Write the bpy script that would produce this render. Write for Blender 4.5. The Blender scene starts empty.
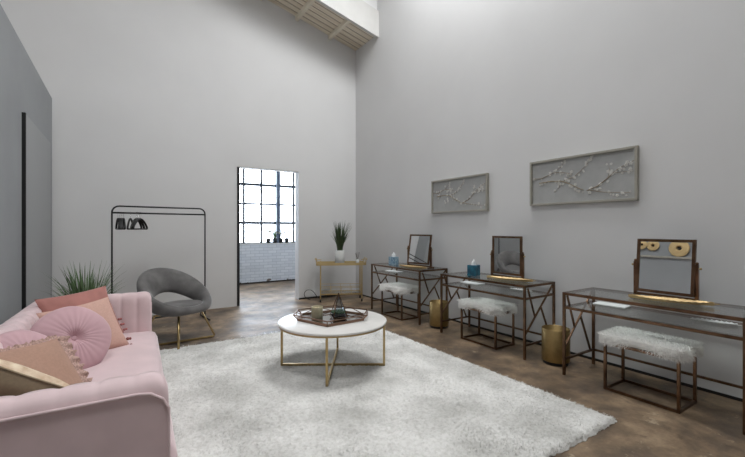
import bpy, math, random
from math import sin, cos, pi, radians, sqrt, atan2, hypot
from mathutils import Vector, Matrix, Euler, noise

random.seed(7)
scene = bpy.context.scene
col = scene.collection

# ------------------------------------------------------------------ colours / materials
def s2l(c):
    c = c / 255.0
    return c / 12.92 if c <= 0.04045 else ((c + 0.055) / 1.055) ** 2.4
def rgb(r, g, b): return (s2l(r), s2l(g), s2l(b), 1.0)

def mat(name, base=(0.8, 0.8, 0.8, 1), rough=0.5, metal=0.0, noise_scale=None, noise_amt=0.0, bump=0.0,
        bump_scale=60.0, sheen=0.0, spec=0.5, detail=4.0, second=None, coord='Object', sheen_tint=None):
    m = bpy.data.materials.new(name); m.use_nodes = True
    nt = m.node_tree; n = nt.nodes; l = nt.links
    b = n['Principled BSDF']
    b.inputs['Base Color'].default_value = base
    b.inputs['Roughness'].default_value = rough
    b.inputs['Metallic'].default_value = metal
    b.inputs['Specular IOR Level'].default_value = spec
    if sheen:
        b.inputs['Sheen Weight'].default_value = sheen
        b.inputs['Sheen Roughness'].default_value = 0.35
        if sheen_tint: b.inputs['Sheen Tint'].default_value = sheen_tint
    tc = n.new('ShaderNodeTexCoord')
    if noise_scale:
        t = n.new('ShaderNodeTexNoise'); t.inputs['Scale'].default_value = noise_scale
        t.inputs['Detail'].default_value = detail
        l.new(tc.outputs[coord], t.inputs['Vector'])
        r = n.new('ShaderNodeValToRGB')
        sec = second or tuple(max(0, c * (1 - noise_amt)) for c in base[:3]) + (1,)
        r.color_ramp.elements[0].color = sec; r.color_ramp.elements[0].position = 0.35
        r.color_ramp.elements[1].color = base; r.color_ramp.elements[1].position = 0.65
        l.new(t.outputs['Fac'], r.inputs['Fac']); l.new(r.outputs['Color'], b.inputs['Base Color'])
    if bump:
        t2 = n.new('ShaderNodeTexNoise'); t2.inputs['Scale'].default_value = bump_scale
        t2.inputs['Detail'].default_value = 3
        l.new(tc.outputs[coord], t2.inputs['Vector'])
        bp = n.new('ShaderNodeBump'); bp.inputs['Strength'].default_value = bump
        bp.inputs['Distance'].default_value = 0.01
        l.new(t2.outputs['Fac'], bp.inputs['Height']); l.new(bp.outputs['Normal'], b.inputs['Normal'])
    return m

def glass_mat(name, tint=(0.9, 0.97, 0.94, 1), base_refl=0.04, rough=0.0):
    m = bpy.data.materials.new(name); m.use_nodes = True
    nt = m.node_tree; n = nt.nodes; l = nt.links
    for x in list(n): n.remove(x)
    out = n.new('ShaderNodeOutputMaterial')
    tr = n.new('ShaderNodeBsdfTransparent'); tr.inputs['Color'].default_value = tint
    gl = n.new('ShaderNodeBsdfGlossy'); gl.inputs['Roughness'].default_value = rough
    lw = n.new('ShaderNodeLayerWeight'); lw.inputs['Blend'].default_value = 0.5
    pw = n.new('ShaderNodeMath'); pw.operation = 'POWER'; pw.inputs[1].default_value = 5
    l.new(lw.outputs['Facing'], pw.inputs[0])
    fr = n.new('ShaderNodeMath'); fr.operation = 'MULTIPLY_ADD'; fr.inputs[1].default_value = 1 - base_refl; fr.inputs[2].default_value = base_refl
    l.new(pw.outputs[0], fr.inputs[0])
    mx = n.new('ShaderNodeMixShader')
    l.new(fr.outputs[0], mx.inputs[0]); l.new(tr.outputs[0], mx.inputs[1]); l.new(gl.outputs[0], mx.inputs[2])
    l.new(mx.outputs[0], out.inputs['Surface'])
    return m

M = {}
M['wall'] = mat('painted wall', rgb(217, 217, 217), 0.75, noise_scale=1.3, noise_amt=0.035, bump=0.04, bump_scale=25, spec=0.25)
M['partition'] = mat('grey painted partition', rgb(151, 154, 156), 0.7, noise_scale=1.6, noise_amt=0.08, bump=0.04, bump_scale=20, spec=0.3)
M['panel'] = mat('grey painted door panel', rgb(160, 162, 163), 0.65, noise_scale=1.2, noise_amt=0.04, spec=0.3)
M['black'] = mat('black powder coated metal', rgb(22, 22, 23), 0.45)
M['blackgap'] = mat('black gap shade', rgb(12, 12, 12), 0.8)
M['white_trim'] = mat('white painted timber', rgb(205, 204, 201), 0.6, noise_scale=6, noise_amt=0.06)
M['gold'] = mat('brushed gold metal', rgb(184, 160, 114), 0.34, 1.0, noise_scale=30, noise_amt=0.15)
M['cart_gold'] = mat('satin gold metal', rgb(206, 184, 136), 0.35, 1.0)
M['bronze'] = mat('antique bronze metal', rgb(128, 101, 80), 0.3, 1.0, noise_scale=9, noise_amt=0.5)
M['bin'] = mat('hammered gold bin', rgb(170, 146, 100), 0.4, 1.0, noise_scale=14, noise_amt=0.25, bump=0.25, bump_scale=120)
M['leafgold'] = mat('gilded leaf', rgb(206, 180, 134), 0.52, 0.8, bump=0.4, bump_scale=70)
M['glass'] = glass_mat('table glass', (0.972, 0.99, 0.984, 1))
M['pane'] = glass_mat('window glass', (0.72, 0.76, 0.81, 1))
M['mirror'] = mat('mirror glass', (0.82, 0.83, 0.83, 1), 0.015, 1.0)
M['velvet_pink'] = mat('pink velvet', rgb(224, 201, 203), 0.85, noise_scale=5, noise_amt=0.10, sheen=0.9, spec=0.2, sheen_tint=(1, .9, .9, 1))
M['velvet_grey'] = mat('charcoal velvet', rgb(110, 108, 107), 0.75, noise_scale=7, noise_amt=0.35, sheen=0.5, spec=0.25)
M['rust'] = mat('rust pink velvet', rgb(178, 124, 116), 0.8, noise_scale=9, noise_amt=0.2, sheen=0.35, spec=0.2)
M['rust_trim'] = mat('rust tassel yarn', rgb(168, 104, 100), 0.9, noise_scale=60, noise_amt=0.3)
M['blush'] = mat('blush linen', rgb(208, 168, 154), 0.9, noise_scale=80, noise_amt=0.08, bump=0.15, bump_scale=300)
M['mauve'] = mat('mauve velvet', rgb(202, 166, 172), 0.85, noise_scale=6, noise_amt=0.1, sheen=0.4, spec=0.2)
M['tan'] = mat('tan linen', rgb(176, 140, 122), 0.9, noise_scale=90, noise_amt=0.1, bump=0.15, bump_scale=320)
M['lace'] = mat('dusty pink lace', rgb(206, 172, 160), 0.9, noise_scale=120, noise_amt=0.45, bump=0.5, bump_scale=160)
M['olive'] = mat('olive beige linen', rgb(146, 130, 106), 0.9, noise_scale=90, noise_amt=0.1)
M['cream'] = mat('cream printed cotton', rgb(230, 214, 190), 0.9, noise_scale=22, noise_amt=0.3, second=rgb(190, 160, 132), detail=6)
M['fur'] = mat('white faux fur', rgb(251, 250, 248), 0.9, noise_scale=25, noise_amt=0.04, spec=0.2)
def furry(m):
    nt = m.node_tree; n = nt.nodes; l = nt.links; b = n['Principled BSDF']; out = n['Material Output']
    tr = n.new('ShaderNodeBsdfTranslucent'); tr.inputs['Color'].default_value = (.93, .93, .91, 1)
    mx = n.new('ShaderNodeMixShader'); mx.inputs[0].default_value = .45
    l.new(b.outputs[0], mx.inputs[1]); l.new(tr.outputs[0], mx.inputs[2]); l.new(mx.outputs[0], out.inputs['Surface'])
furry(M['fur'])
M['marble'] = mat('white marble', rgb(226, 224, 220), 0.35, noise_scale=4, noise_amt=0.09, detail=8)
M['pot'] = mat('white ceramic', rgb(214, 216, 214), 0.4, noise_scale=20, noise_amt=0.06)
M['darkpot'] = mat('black ceramic', rgb(24, 25, 27), 0.5)
M['leaf'] = mat('green grass blade', rgb(108, 136, 90), 0.55, noise_scale=9, noise_amt=0.5)
M['leaf_dark'] = mat('dark green blade', rgb(62, 84, 48), 0.5, noise_scale=9, noise_amt=0.5)
M['succulent'] = mat('succulent green', rgb(84, 110, 82), 0.55, noise_scale=30, noise_amt=0.4)
M['petal'] = mat('white petal', rgb(172, 170, 152), 0.8)
M['soil'] = mat('dark soil', rgb(46, 38, 30), 0.95, noise_scale=60, noise_amt=0.5, bump=0.5, bump_scale=90)
M['paper'] = mat('white paper', rgb(235, 236, 236), 0.7)
M['wax'] = mat('candle wax', rgb(226, 206, 160), 0.5)
M['candlecup'] = mat('grey green candle cup', rgb(178, 170, 142), 0.35, noise_scale=18, noise_amt=0.25)
M['frame'] = mat('champagne wood frame', rgb(160, 157, 146), 0.5, noise_scale=14, noise_amt=0.1)
M['canvas'] = mat('pale grey canvas', rgb(172, 173, 172), 0.85, noise_scale=14, noise_amt=0.09, bump=0.2, bump_scale=60)
M['branch'] = mat('gold brown branch', rgb(152, 136, 106), 0.6, noise_scale=30, noise_amt=0.3)
M['blossom'] = mat('white blossom', rgb(208, 207, 202), 0.7)
M['tissue_blue'] = mat('blue tissue carton', rgb(92, 132, 160), 0.5, noise_scale=34, noise_amt=0.5, second=rgb(170, 192, 205))
M['tissue_teal'] = mat('teal tissue carton', rgb(34, 112, 134), 0.5, noise_scale=16, noise_amt=0.4, second=rgb(26, 74, 98))
M['tray_mirror'] = mat('tray mirror', (0.7, 0.7, 0.69, 1), 0.05, 1.0)
M['rose_gold'] = mat('copper metal', rgb(140, 113, 96), 0.35, 1.0)

# concrete floor: brown stain, pale worn patches, fine cracks
def floor_mat():
    m = bpy.data.materials.new('stained concrete'); m.use_nodes = True
    nt = m.node_tree; n = nt.nodes; l = nt.links; b = n['Principled BSDF']
    tc = n.new('ShaderNodeTexCoord')
    def tex(scale, detail, rough=0.6, dist=0.0):
        t = n.new('ShaderNodeTexNoise'); t.inputs['Scale'].default_value = scale; t.inputs['Detail'].default_value = detail
        t.inputs['Roughness'].default_value = rough; t.inputs['Distortion'].default_value = dist
        l.new(tc.outputs['Object'], t.inputs['Vector']); return t
    def ramp(t, stops):
        r = n.new('ShaderNodeValToRGB'); e = r.color_ramp.elements
        while len(e) < len(stops): e.new(0.5)
        for el, (p, c) in zip(e, stops): el.position = p; el.color = c
        l.new(t.outputs['Fac'], r.inputs['Fac']); return r
    a = ramp(tex(2.1, 10, 0.68, 0.1), [(0.34, rgb(70, 59, 50)), (0.45, rgb(97, 82, 67)), (0.54, rgb(122, 103, 82)), (0.64, rgb(152, 131, 106))])
    w = ramp(tex(5.5, 10, 0.75, 0.1), [(0.60, (0, 0, 0, 1)), (0.66, (1, 1, 1, 1))])
    d = ramp(tex(9.0, 9, 0.75, 0.3), [(0.34, (1, 1, 1, 1)), (0.44, (0, 0, 0, 1))])
    mx = n.new('ShaderNodeMixRGB'); mx.inputs['Color2'].default_value = rgb(172, 156, 132)
    mm = n.new('ShaderNodeMath'); mm.operation = 'MULTIPLY'; mm.inputs[1].default_value = 0.75
    l.new(w.outputs['Color'], mm.inputs[0]); l.new(mm.outputs[0], mx.inputs['Fac']); l.new(a.outputs['Color'], mx.inputs['Color1'])
    mx2 = n.new('ShaderNodeMixRGB'); mx2.inputs['Color2'].default_value = rgb(54, 45, 38)
    mm2 = n.new('ShaderNodeMath'); mm2.operation = 'MULTIPLY'; mm2.inputs[1].default_value = 0.5
    l.new(d.outputs['Color'], mm2.inputs[0]); l.new(mm2.outputs[0], mx2.inputs['Fac']); l.new(mx.outputs['Color'], mx2.inputs['Color1'])
    l.new(mx2.outputs['Color'], b.inputs['Base Color'])
    rr = ramp(tex(2.2, 6), [(0.35, (0.38, 0.38, 0.38, 1)), (0.7, (0.6, 0.6, 0.6, 1))])
    l.new(rr.outputs['Color'], b.inputs['Roughness'])
    bp = n.new('ShaderNodeBump'); bp.inputs['Strength'].default_value = 0.08; bp.inputs['Distance'].default_value = 0.01
    l.new(w.outputs['Color'], bp.inputs['Height']); l.new(bp.outputs['Normal'], b.inputs['Normal'])
    return m
M['floor'] = floor_mat()

def rug_mat():
    m = mat('shaggy ivory rug', rgb(214, 212, 207), 0.95, spec=0.1)
    nt = m.node_tree; n = nt.nodes; l = nt.links; b = n['Principled BSDF']
    tc = n.new('ShaderNodeTexCoord')
    def tex(sc, d):
        t = n.new('ShaderNodeTexNoise'); t.inputs['Scale'].default_value = sc; t.inputs['Detail'].default_value = d
        l.new(tc.outputs['Object'], t.inputs['Vector']); return t
    t1, t2, t3 = tex(2.4, 6), tex(45, 3), tex(160, 2)
    r1 = n.new('ShaderNodeValToRGB'); r1.color_ramp.elements[0].color = rgb(198, 197, 193); r1.color_ramp.elements[1].color = rgb(234, 233, 230)
    r1.color_ramp.elements[0].position = .35; r1.color_ramp.elements[1].position = .62
    l.new(t1.outputs['Fac'], r1.inputs['Fac'])
    r2 = n.new('ShaderNodeValToRGB'); r2.color_ramp.elements[0].color = (.86, .86, .85, 1); r2.color_ramp.elements[1].color = (1, 1, 1, 1)
    r2.color_ramp.elements[0].position = .36; r2.color_ramp.elements[1].position = .56
    l.new(t2.outputs['Fac'], r2.inputs['Fac'])
    mx = n.new('ShaderNodeMixRGB'); mx.blend_type = 'MULTIPLY'; mx.inputs['Fac'].default_value = 1
    l.new(r1.outputs['Color'], mx.inputs['Color1']); l.new(r2.outputs['Color'], mx.inputs['Color2'])
    l.new(mx.outputs['Color'], b.inputs['Base Color'])
    bp = n.new('ShaderNodeBump'); bp.inputs['Strength'].default_value = 0.45; bp.inputs['Distance'].default_value = 0.01
    ad = n.new('ShaderNodeMath'); ad.operation = 'ADD'
    l.new(t2.outputs['Fac'], ad.inputs[0]); l.new(t3.outputs['Fac'], ad.inputs[1])
    l.new(ad.outputs[0], bp.inputs['Height']); l.new(bp.outputs['Normal'], b.inputs['Normal'])
    return m
M['rug'] = rug_mat()

def planks_mat():
    m = mat('weathered ceiling planks', rgb(150, 132, 108), 0.7)
    nt = m.node_tree; n = nt.nodes; l = nt.links; b = n['Principled BSDF']
    tc = n.new('ShaderNodeTexCoord')
    mp = n.new('ShaderNodeMapping'); mp.inputs['Scale'].default_value = (0.6, 14, 1)
    l.new(tc.outputs['Object'], mp.inputs['Vector'])
    t = n.new('ShaderNodeTexNoise'); t.inputs['Scale'].default_value = 2.5; t.inputs['Detail'].default_value = 8
    l.new(mp.outputs[0], t.inputs['Vector'])
    r = n.new('ShaderNodeValToRGB'); r.color_ramp.elements[0].color = rgb(206, 192, 170); r.color_ramp.elements[1].color = rgb(238, 230, 214)
    r.color_ramp.elements[0].position = .3; r.color_ramp.elements[1].position = .7
    l.new(t.outputs['Fac'], r.inputs['Fac'])
    l.new(r.outputs['Color'], b.inputs['Base Color'])
    return m
M['planks'] = planks_mat()
M['rafter'] = mat('pale timber rafter', rgb(236, 228, 210), 0.6, noise_scale=5, noise_amt=0.15)

def brick_mat():
    m = bpy.data.materials.new('white painted brick'); m.use_nodes = True
    nt = m.node_tree; n = nt.nodes; l = nt.links; b = n['Principled BSDF']
    b.inputs['Roughness'].default_value = 0.6
    tc = n.new('ShaderNodeTexCoord'); mp = n.new('ShaderNodeMapping'); mp.inputs['Rotation'].default_value = (radians(90), 0, 0)
    l.new(tc.outputs['Object'], mp.inputs['Vector'])
    br = n.new('ShaderNodeTexBrick'); br.inputs['Scale'].default_value = 1.0
    br.inputs['Brick Width'].default_value = 0.21; br.inputs['Row Height'].default_value = 0.07
    br.inputs['Mortar Size'].default_value = 0.006; br.inputs['Mortar Smooth'].default_value = 0.4
    br.inputs['Color1'].default_value = rgb(206, 208, 210); br.inputs['Color2'].default_value = rgb(192, 195, 199)
    br.inputs['Mortar'].default_value = rgb(170, 173, 178)
    l.new(mp.outputs[0], br.inputs['Vector'])
    t = n.new('ShaderNodeTexNoise'); t.inputs['Scale'].default_value = 9; t.inputs['Detail'].default_value = 5
    l.new(tc.outputs['Object'], t.inputs['Vector'])
    sep = n.new('ShaderNodeSeparateXYZ'); l.new(tc.outputs['Object'], sep.inputs[0])
    # chipped paint, mostly low on the wall
    mr = n.new('ShaderNodeMapRange'); mr.inputs['From Min'].default_value = 0.0; mr.inputs['From Max'].default_value = 0.4
    mr.inputs['To Min'].default_value = 0.10; mr.inputs['To Max'].default_value = -0.12
    l.new(sep.outputs['Z'], mr.inputs['Value'])
    ad = n.new('ShaderNodeMath'); ad.operation = 'ADD'; l.new(t.outputs['Fac'], ad.inputs[0]); l.new(mr.outputs[0], ad.inputs[1])
    rp = n.new('ShaderNodeValToRGB'); rp.color_ramp.elements[0].position = 0.66; rp.color_ramp.elements[1].position = 0.7
    l.new(ad.outputs[0], rp.inputs['Fac'])
    mx = n.new('ShaderNodeMixRGB'); mx.inputs['Color2'].default_value = rgb(96, 84, 76)
    l.new(rp.outputs['Color'], mx.inputs['Fac']); l.new(br.outputs['Color'], mx.inputs['Color1'])
    l.new(mx.outputs['Color'], b.inputs['Base Color'])
    bp = n.new('ShaderNodeBump'); bp.inputs['Strength'].default_value = 0.6; bp.inputs['Distance'].default_value = 0.01; bp.invert = True
    l.new(br.outputs['Fac'], bp.inputs['Height']); l.new(bp.outputs['Normal'], b.inputs['Normal'])
    return m
M['brick'] = brick_mat()

# ------------------------------------------------------------------ mesh builder
class MB:
    def __init__(s): s.v = []; s.f = []; s.sm = []; s.mi = []
    def add(s, vs, fs, smooth=False, mi=0, T=None):
        o = len(s.v)
        if T is not None: vs = [T @ Vector(p) for p in vs]
        s.v += [tuple(p) for p in vs]
        for f in fs:
            s.f.append(tuple(i + o for i in f)); s.sm.append(smooth); s.mi.append(mi)
        return s
    def box(s, x0, x1, y0, y1, z0, z1, T=None, mi=0):
        vs = [(x, y, z) for z in (z0, z1) for y in (y0, y1) for x in (x0, x1)]
        return s.add(vs, [(0, 2, 3, 1), (4, 5, 7, 6), (0, 1, 5, 4), (2, 6, 7, 3), (0, 4, 6, 2), (1, 3, 7, 5)], T=T, mi=mi)
    def cbox(s, c, d, T=None):
        return s.box(c[0]-d[0]/2, c[0]+d[0]/2, c[1]-d[1]/2, c[1]+d[1]/2, c[2]-d[2]/2, c[2]+d[2]/2, T)
    def bar(s, p, q, w, h=None, up=(0, 0, 1)):
        p, q = Vector(p), Vector(q); h = h or w
        d = (q - p).normalized(); u = Vector(up)
        if abs(d.dot(u)) > 0.98: u = Vector((0, 1, 0))
        a = d.cross(u).normalized(); b = a.cross(d).normalized()
        vs = [e + a * sx * w / 2 + b * sz * h / 2 for e in (p, q) for sz in (-1, 1) for sx in (-1, 1)]
        return s.add(vs, [(0, 2, 3, 1), (4, 5, 7, 6), (0, 1, 5, 4), (2, 6, 7, 3), (0, 4, 6, 2), (1, 3, 7, 5)])
    def tube(s, pts, r, n=8, closed=False, cap=True, mi=0):
        pts = [Vector(p) for p in pts]; m = len(pts); vs = []; prev = None
        for i, p in enumerate(pts):
            if closed: d = (pts[(i + 1) % m] - pts[i - 1])
            else: d = pts[min(i + 1, m - 1)] - pts[max(i - 1, 0)]
            d.normalize()
            if prev is None:
                u = Vector((0, 0, 1)) if abs(d.z) < 0.9 else Vector((1, 0, 0))
                a = d.cross(u).normalized()
            else:
                a = (prev - d * prev.dot(d)).normalized()
            prev = a; b = d.cross(a)
            rr = r[i] if isinstance(r, (list, tuple)) else r
            vs += [p + a * cos(2*pi*k/n) * rr + b * sin(2*pi*k/n) * rr for k in range(n)]
        fs = []
        for i in range(m if closed else m - 1):
            j = (i + 1) % m
            fs += [(i*n+k, i*n+(k+1) % n, j*n+(k+1) % n, j*n+k) for k in range(n)]
        if cap and not closed:
            fs += [tuple(range(n))[::-1], tuple((m-1)*n+k for k in range(n))]
        return s.add(vs, fs, True, mi)
    def lathe(s, prof, n=32, c=(0, 0, 0), T=None, mi=0, smooth=True):
        vs = []; fs = []
        for r, z in prof:
            vs += [(c[0]+r*cos(2*pi*k/n), c[1]+r*sin(2*pi*k/n), c[2]+z) for k in range(n)]
        for i in range(len(prof) - 1):
            fs += [(i*n+k, i*n+(k+1) % n, (i+1)*n+(k+1) % n, (i+1)*n+k) for k in range(n)]
        return s.add(vs, fs, smooth, mi, T)
    def grid(s, fn, nu, nv, cu=False, cv=False, mi=0, smooth=True, T=None):
        vs = [fn(i, j) for i in range(nu) for j in range(nv)]; fs = []
        for i in range(nu if cu else nu - 1):
            for j in range(nv if cv else nv - 1):
                a, b = i, (i + 1) % nu; c, d = j, (j + 1) % nv
                fs.append((a*nv+c, b*nv+c, b*nv+d, a*nv+d))
        return s.add(vs, fs, smooth, mi, T)
    def prism(s, poly, z0, z1, mi=0):
        n = len(poly)
        vs = [(x, y, z0) for x, y in poly] + [(x, y, z1) for x, y in poly]
        return s.add(vs, [tuple(range(n))[::-1], tuple(range(n, 2*n))] + [(k, (k+1) % n, n+(k+1) % n, n+k) for k in range(n)], mi=mi)
    def sphere(s, c, r, n=8, sc=(1, 1, 1), T=None, mi=0):
        vs = [(c[0], c[1], c[2] - r*sc[2])]; m = max(3, n // 2)
        for i in range(1, m):
            a = -pi/2 + pi*i/m
            vs += [(c[0]+r*sc[0]*cos(a)*cos(2*pi*k/n), c[1]+r*sc[1]*cos(a)*sin(2*pi*k/n), c[2]+r*sc[2]*sin(a)) for k in range(n)]
        vs.append((c[0], c[1], c[2] + r*sc[2])); L = len(vs) - 1
        fs = [(0, 1+(k+1) % n, 1+k) for k in range(n)]
        for i in range(m - 2):
            o = 1 + i*n; fs += [(o+k, o+(k+1) % n, o+n+(k+1) % n, o+n+k) for k in range(n)]
        o = 1 + (m-2)*n; fs += [(o+k, o+(k+1) % n, L) for k in range(n)]
        return s.add(vs, fs, True, mi, T)
    def build(s, name, m, parent=None, bevel=0, recalc=False):
        me = bpy.data.meshes.new(name); me.from_pydata(s.v, [], s.f)
        for mm in (m if isinstance(m, (list, tuple)) else [m]): me.materials.append(mm)
        me.polygons.foreach_set('use_smooth', s.sm); me.polygons.foreach_set('material_index', s.mi)
        if recalc:
            import bmesh
            bm = bmesh.new(); bm.from_mesh(me); bmesh.ops.recalc_face_normals(bm, faces=bm.faces); bm.to_mesh(me); bm.free()
        me.update()
        o = bpy.data.objects.new(name, me); col.objects.link(o)
        if parent: o.parent = parent
        if bevel:
            b = o.modifiers.new('bevel', 'BEVEL'); b.width = bevel; b.segments = 2; b.limit_method = 'ANGLE'; b.angle_limit = radians(40)
        return o

def tag(o, label=None, cat=None, group=None, kind=None):
    if label: o['label'] = label
    if cat: o['category'] = cat
    if group: o['group'] = group
    if kind: o['kind'] = kind
    return o
def thing(name, label, cat, loc=(0, 0, 0), rz=0, group=None, rot=None):
    o = bpy.data.objects.new(name, None); o.empty_display_size = 0.1; col.objects.link(o)
    o.location = loc; o.rotation_euler = rot if rot else (0, 0, rz)
    return tag(o, label, cat, group)
def structure(o): return tag(o, kind='structure')
def dup(root, label, loc, rz=None, rot=None):
    r = root.copy(); col.objects.link(r); r.location = loc; r['label'] = label
    if rz is not None: r.rotation_euler = (0, 0, rz)
    if rot is not None: r.rotation_euler = rot
    for ch in list(root.children):
        c = ch.copy(); col.objects.link(c); c.parent = r
        for g in list(ch.children):
            d = g.copy(); col.objects.link(d); d.parent = c
    return r

# ------------------------------------------------------------------ camera
H = 1.3
cam_d = bpy.data.cameras.new('camera'); cam = bpy.data.objects.new('camera', cam_d); col.objects.link(cam)
cam.location = (0, 0, H); cam.rotation_euler = (radians(90), 0, radians(-33.1))
cam_d.sensor_width = 36; cam_d.lens = 383 / 745 * 36; cam_d.clip_start = 0.05
scene.camera = cam

# ------------------------------------------------------------------ room shell
XR, YB, XL = 3.90, 6.60, -0.79
DX0, DX1, DZ = 1.597, 2.695, 2.345     # door opening in the back wall
YW = 9.14                              # window wall of the far room
def roof_z(x): return 4.85 + 0.245 * (XR - x)

structure(MB().box(-4.4, 6.0, -3.8, YW + 0.2, -0.1, 0).build('floor', M['floor']))
# back wall with the doorway
b = MB()
b.box(-4.4, DX0, YB, YB + .18, 0, 7.2); b.box(DX1, XR + .15, YB, YB + .18, 0, 7.2); b.box(DX0, DX1, YB, YB + .18, DZ, 7.2)
structure(b.build('wall_back', M['wall']))
structure(MB().box(XR, XR + .15, -3.8, YB, 0, 6.5).build('wall_right', M['wall']))
structure(MB().box(XL - .14, XL, -3.6, YB, 0, 3.03).build('wall_left', M['partition']))
structure(MB().box(-4.55, -4.4, -3.8, YB, 0, 8.6).build('wall_outer', M['wall']))
structure(MB().box(-4.4, XR + .15, -3.95, -3.8, 0, 8.6).build('wall_front', M['wall']))
# grey door panel set on the partition
d = structure(MB().box(XL, XL + .022, 4.80, 6.30, 0.01, 2.385).build('door_1', M['panel'], bevel=.004))
g = MB().box(XL, XL + .028, 4.775, 4.80, 0.01, 2.385).build('shadow_gap', M['blackgap'], d)  # black strip stands in for the shade in the gap beside the panel
# slim ledge on the partition under the gilded plates
structure(MB().box(XL, XL + .03, 0.5, 3.4, 1.70, 1.735).build('trim_ledge', M['frame'], bevel=.004))
# baseboards
structure(MB().box(XR - .012, XR, -3.8, YB, 0, .022).build('baseboard_right', M['black']))
b = MB(); b.box(DX1, XR, YB - .012, YB, 0, .03)
structure(b.build('baseboard_back', M['black']))
# black steel jamb of the doorway
structure(MB().box(DX0, DX0 + .05, YB + .02, YB + .17, 0, DZ).build('trim_doorway', M['black']))
structure(MB().box(DX0, DX1, YB + .005, YB + .175, DZ - .012, DZ).build('trim_lintel', M['white_trim']))

# roof: low plank deck along the back wall, a raised roof with one skylight and an added fill opening over the rest
UP = 1.3
def slab(c, x0, x1, y0, y1, up=0.0, t=.12):
    vs = [(x, y, roof_z(x) + up + dz) for dz in (0, t) for y in (y0, y1) for x in (x0, x1)]
    c.add(vs, [(0, 2, 3, 1), (4, 5, 7, 6), (0, 1, 5, 4), (2, 6, 7, 3), (0, 4, 6, 2), (1, 3, 7, 5)])
YF = 5.83
c = MB(); slab(c, -4.55, XR + .15, YF, YB + .18); structure(c.build('ceiling', M['planks']))
SA = (2.45, XR - .04, 2.1, 4.35); SB = (-1.4, .3, -.6, 1.3)  # SB is an unseen opening, added to raise the ambient light
c = MB()
slab(c, -4.55, XR + .15, SA[3], YF + .3, UP); slab(c, -4.55, SA[0], SA[2], SA[3], UP); slab(c, SA[1], XR + .15, SA[2], SA[3], UP)
slab(c, -4.55, XR + .15, SB[3], SA[2], UP); slab(c, -4.55, XR + .15, -3.95, SB[2], UP)
slab(c, -4.55, SB[0], SB[2], SB[3], UP); slab(c, SB[1], XR + .15, SB[2], SB[3], UP)
structure(c.build('ceiling_upper', M['wall']))
# plank joints: thin battens between boards over the soffit
for k in range(5):
    y = YF + .13 + .13 * k
    q = MB(); q.add([(x, yy, roof_z(x) + dz) for dz in (-.006, .002) for yy in (y, y + .007) for x in (-1.0, XR)],
                    [(0, 2, 3, 1), (4, 5, 7, 6), (0, 1, 5, 4), (2, 6, 7, 3), (0, 4, 6, 2), (1, 3, 7, 5)])
    structure(q.build('trim_batten_%d' % (k + 1), mat('plank joint', rgb(130, 116, 98), .8) if k == 0 else bpy.data.materials['plank joint']))
for k in range(7):
    x = 3.315 - .665 * k
    q = MB(); q.add([(xx, yy, roof_z(xx) + dz) for dz in (-.075, .0) for yy in (YF - .02, YB) for xx in (x - .025, x + .025)],
                    [(0, 2, 3, 1), (4, 5, 7, 6), (0, 1, 5, 4), (2, 6, 7, 3), (0, 4, 6, 2), (1, 3, 7, 5)])
    structure(q.build('trim_rafter_%d' % (k + 1), M['rafter']))
# skylight curbs
def curb(name, x0, x1, y0, y1, h, lo=0.0, m='white_trim'):
    q = MB(); q.add([(x, y, roof_z(x) + dz) for dz in (lo, h) for y in (y0, y1) for x in (x0, x1)],
                    [(0, 2, 3, 1), (4, 5, 7, 6), (0, 1, 5, 4), (2, 6, 7, 3), (0, 4, 6, 2), (1, 3, 7, 5)])
    return structure(q.build(name, M[m]))
curb('trim_fascia', -4.4, XR, YF - .06, YF, .40, -.075)
curb('wall_fascia_upper', -4.4, XR, YF, YF + .1, UP, .12, 'wall')

# far room seen through the doorway
structure(MB().box(1.1, 4.7, YW, YW + .2, 0, .94).build('wall_window', M['brick']))
structure(MB().box(1.1, 4.7, YW, YW + .2, 2.95, 3.5).build('wall_window_head', M['wall']))
structure(MB().box(0.9, 1.1, YB + .18, YW + .2, 0, 3.5).build('wall_far_left', M['wall']))
structure(MB().box(4.7, 4.9, YB, YW + .2, 0, 3.5).build('wall_far_right', M['wall']))
structure(MB().box(XR + .15, 4.7, YB, YB + .18, 0, 3.5).build('wall_far_front', M['wall']))
structure(MB().box(0.9, 4.9, YB + .18, YW + .2, 3.5, 3.6).build('ceiling_far', M['wall']))
structure(MB().box(1.1, 4.7, YW - .04, YW, 0, .03).build('baseboard_far', M['soil']))
w = MB()
xs = [2.38 - .41 * 4 + .4125 * k for k in range(13)]
w.box(1.1, 4.7, YW + .06, YW + .12, .94, .97); w.box(1.1, 4.7, YW + .06, YW + .12, 2.9, 2.95)
win = structure(w.build('window_1', M['black']))
w = MB()
for x in xs:
    t = .025
    if 1.15 < x < 4.65: w.box(x - t, x + t, YW + .07, YW + .11, .94, 2.95)
for z in (1.435, 1.89, 2.35, 2.8):
    t = .032 if z in (1.435, 2.35) else .022
    w.box(1.1, 4.7, YW + .065, YW + .115, z - t, z + t)
w.build('mullion_grid', mat('grey steel mullion', rgb(60, 64, 70), .5), win)
w = MB(); w.box(3.205 - .045, 3.205 + .045, YW - .0, YW + .14, .94, 2.95)
w.build('mullion_post', mat('blue grey steel post', rgb(78, 90, 106), .5), win)
w = MB(); w.box(1.1, 4.7, YW + .088, YW + .092, .96, 2.92); w.build('glass_pane', M['pane'], win)
structure(MB().box(1.1, 4.7, YW - .02, YW + .06, .925, .945).build('trim_sill', M['white_trim']))

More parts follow.
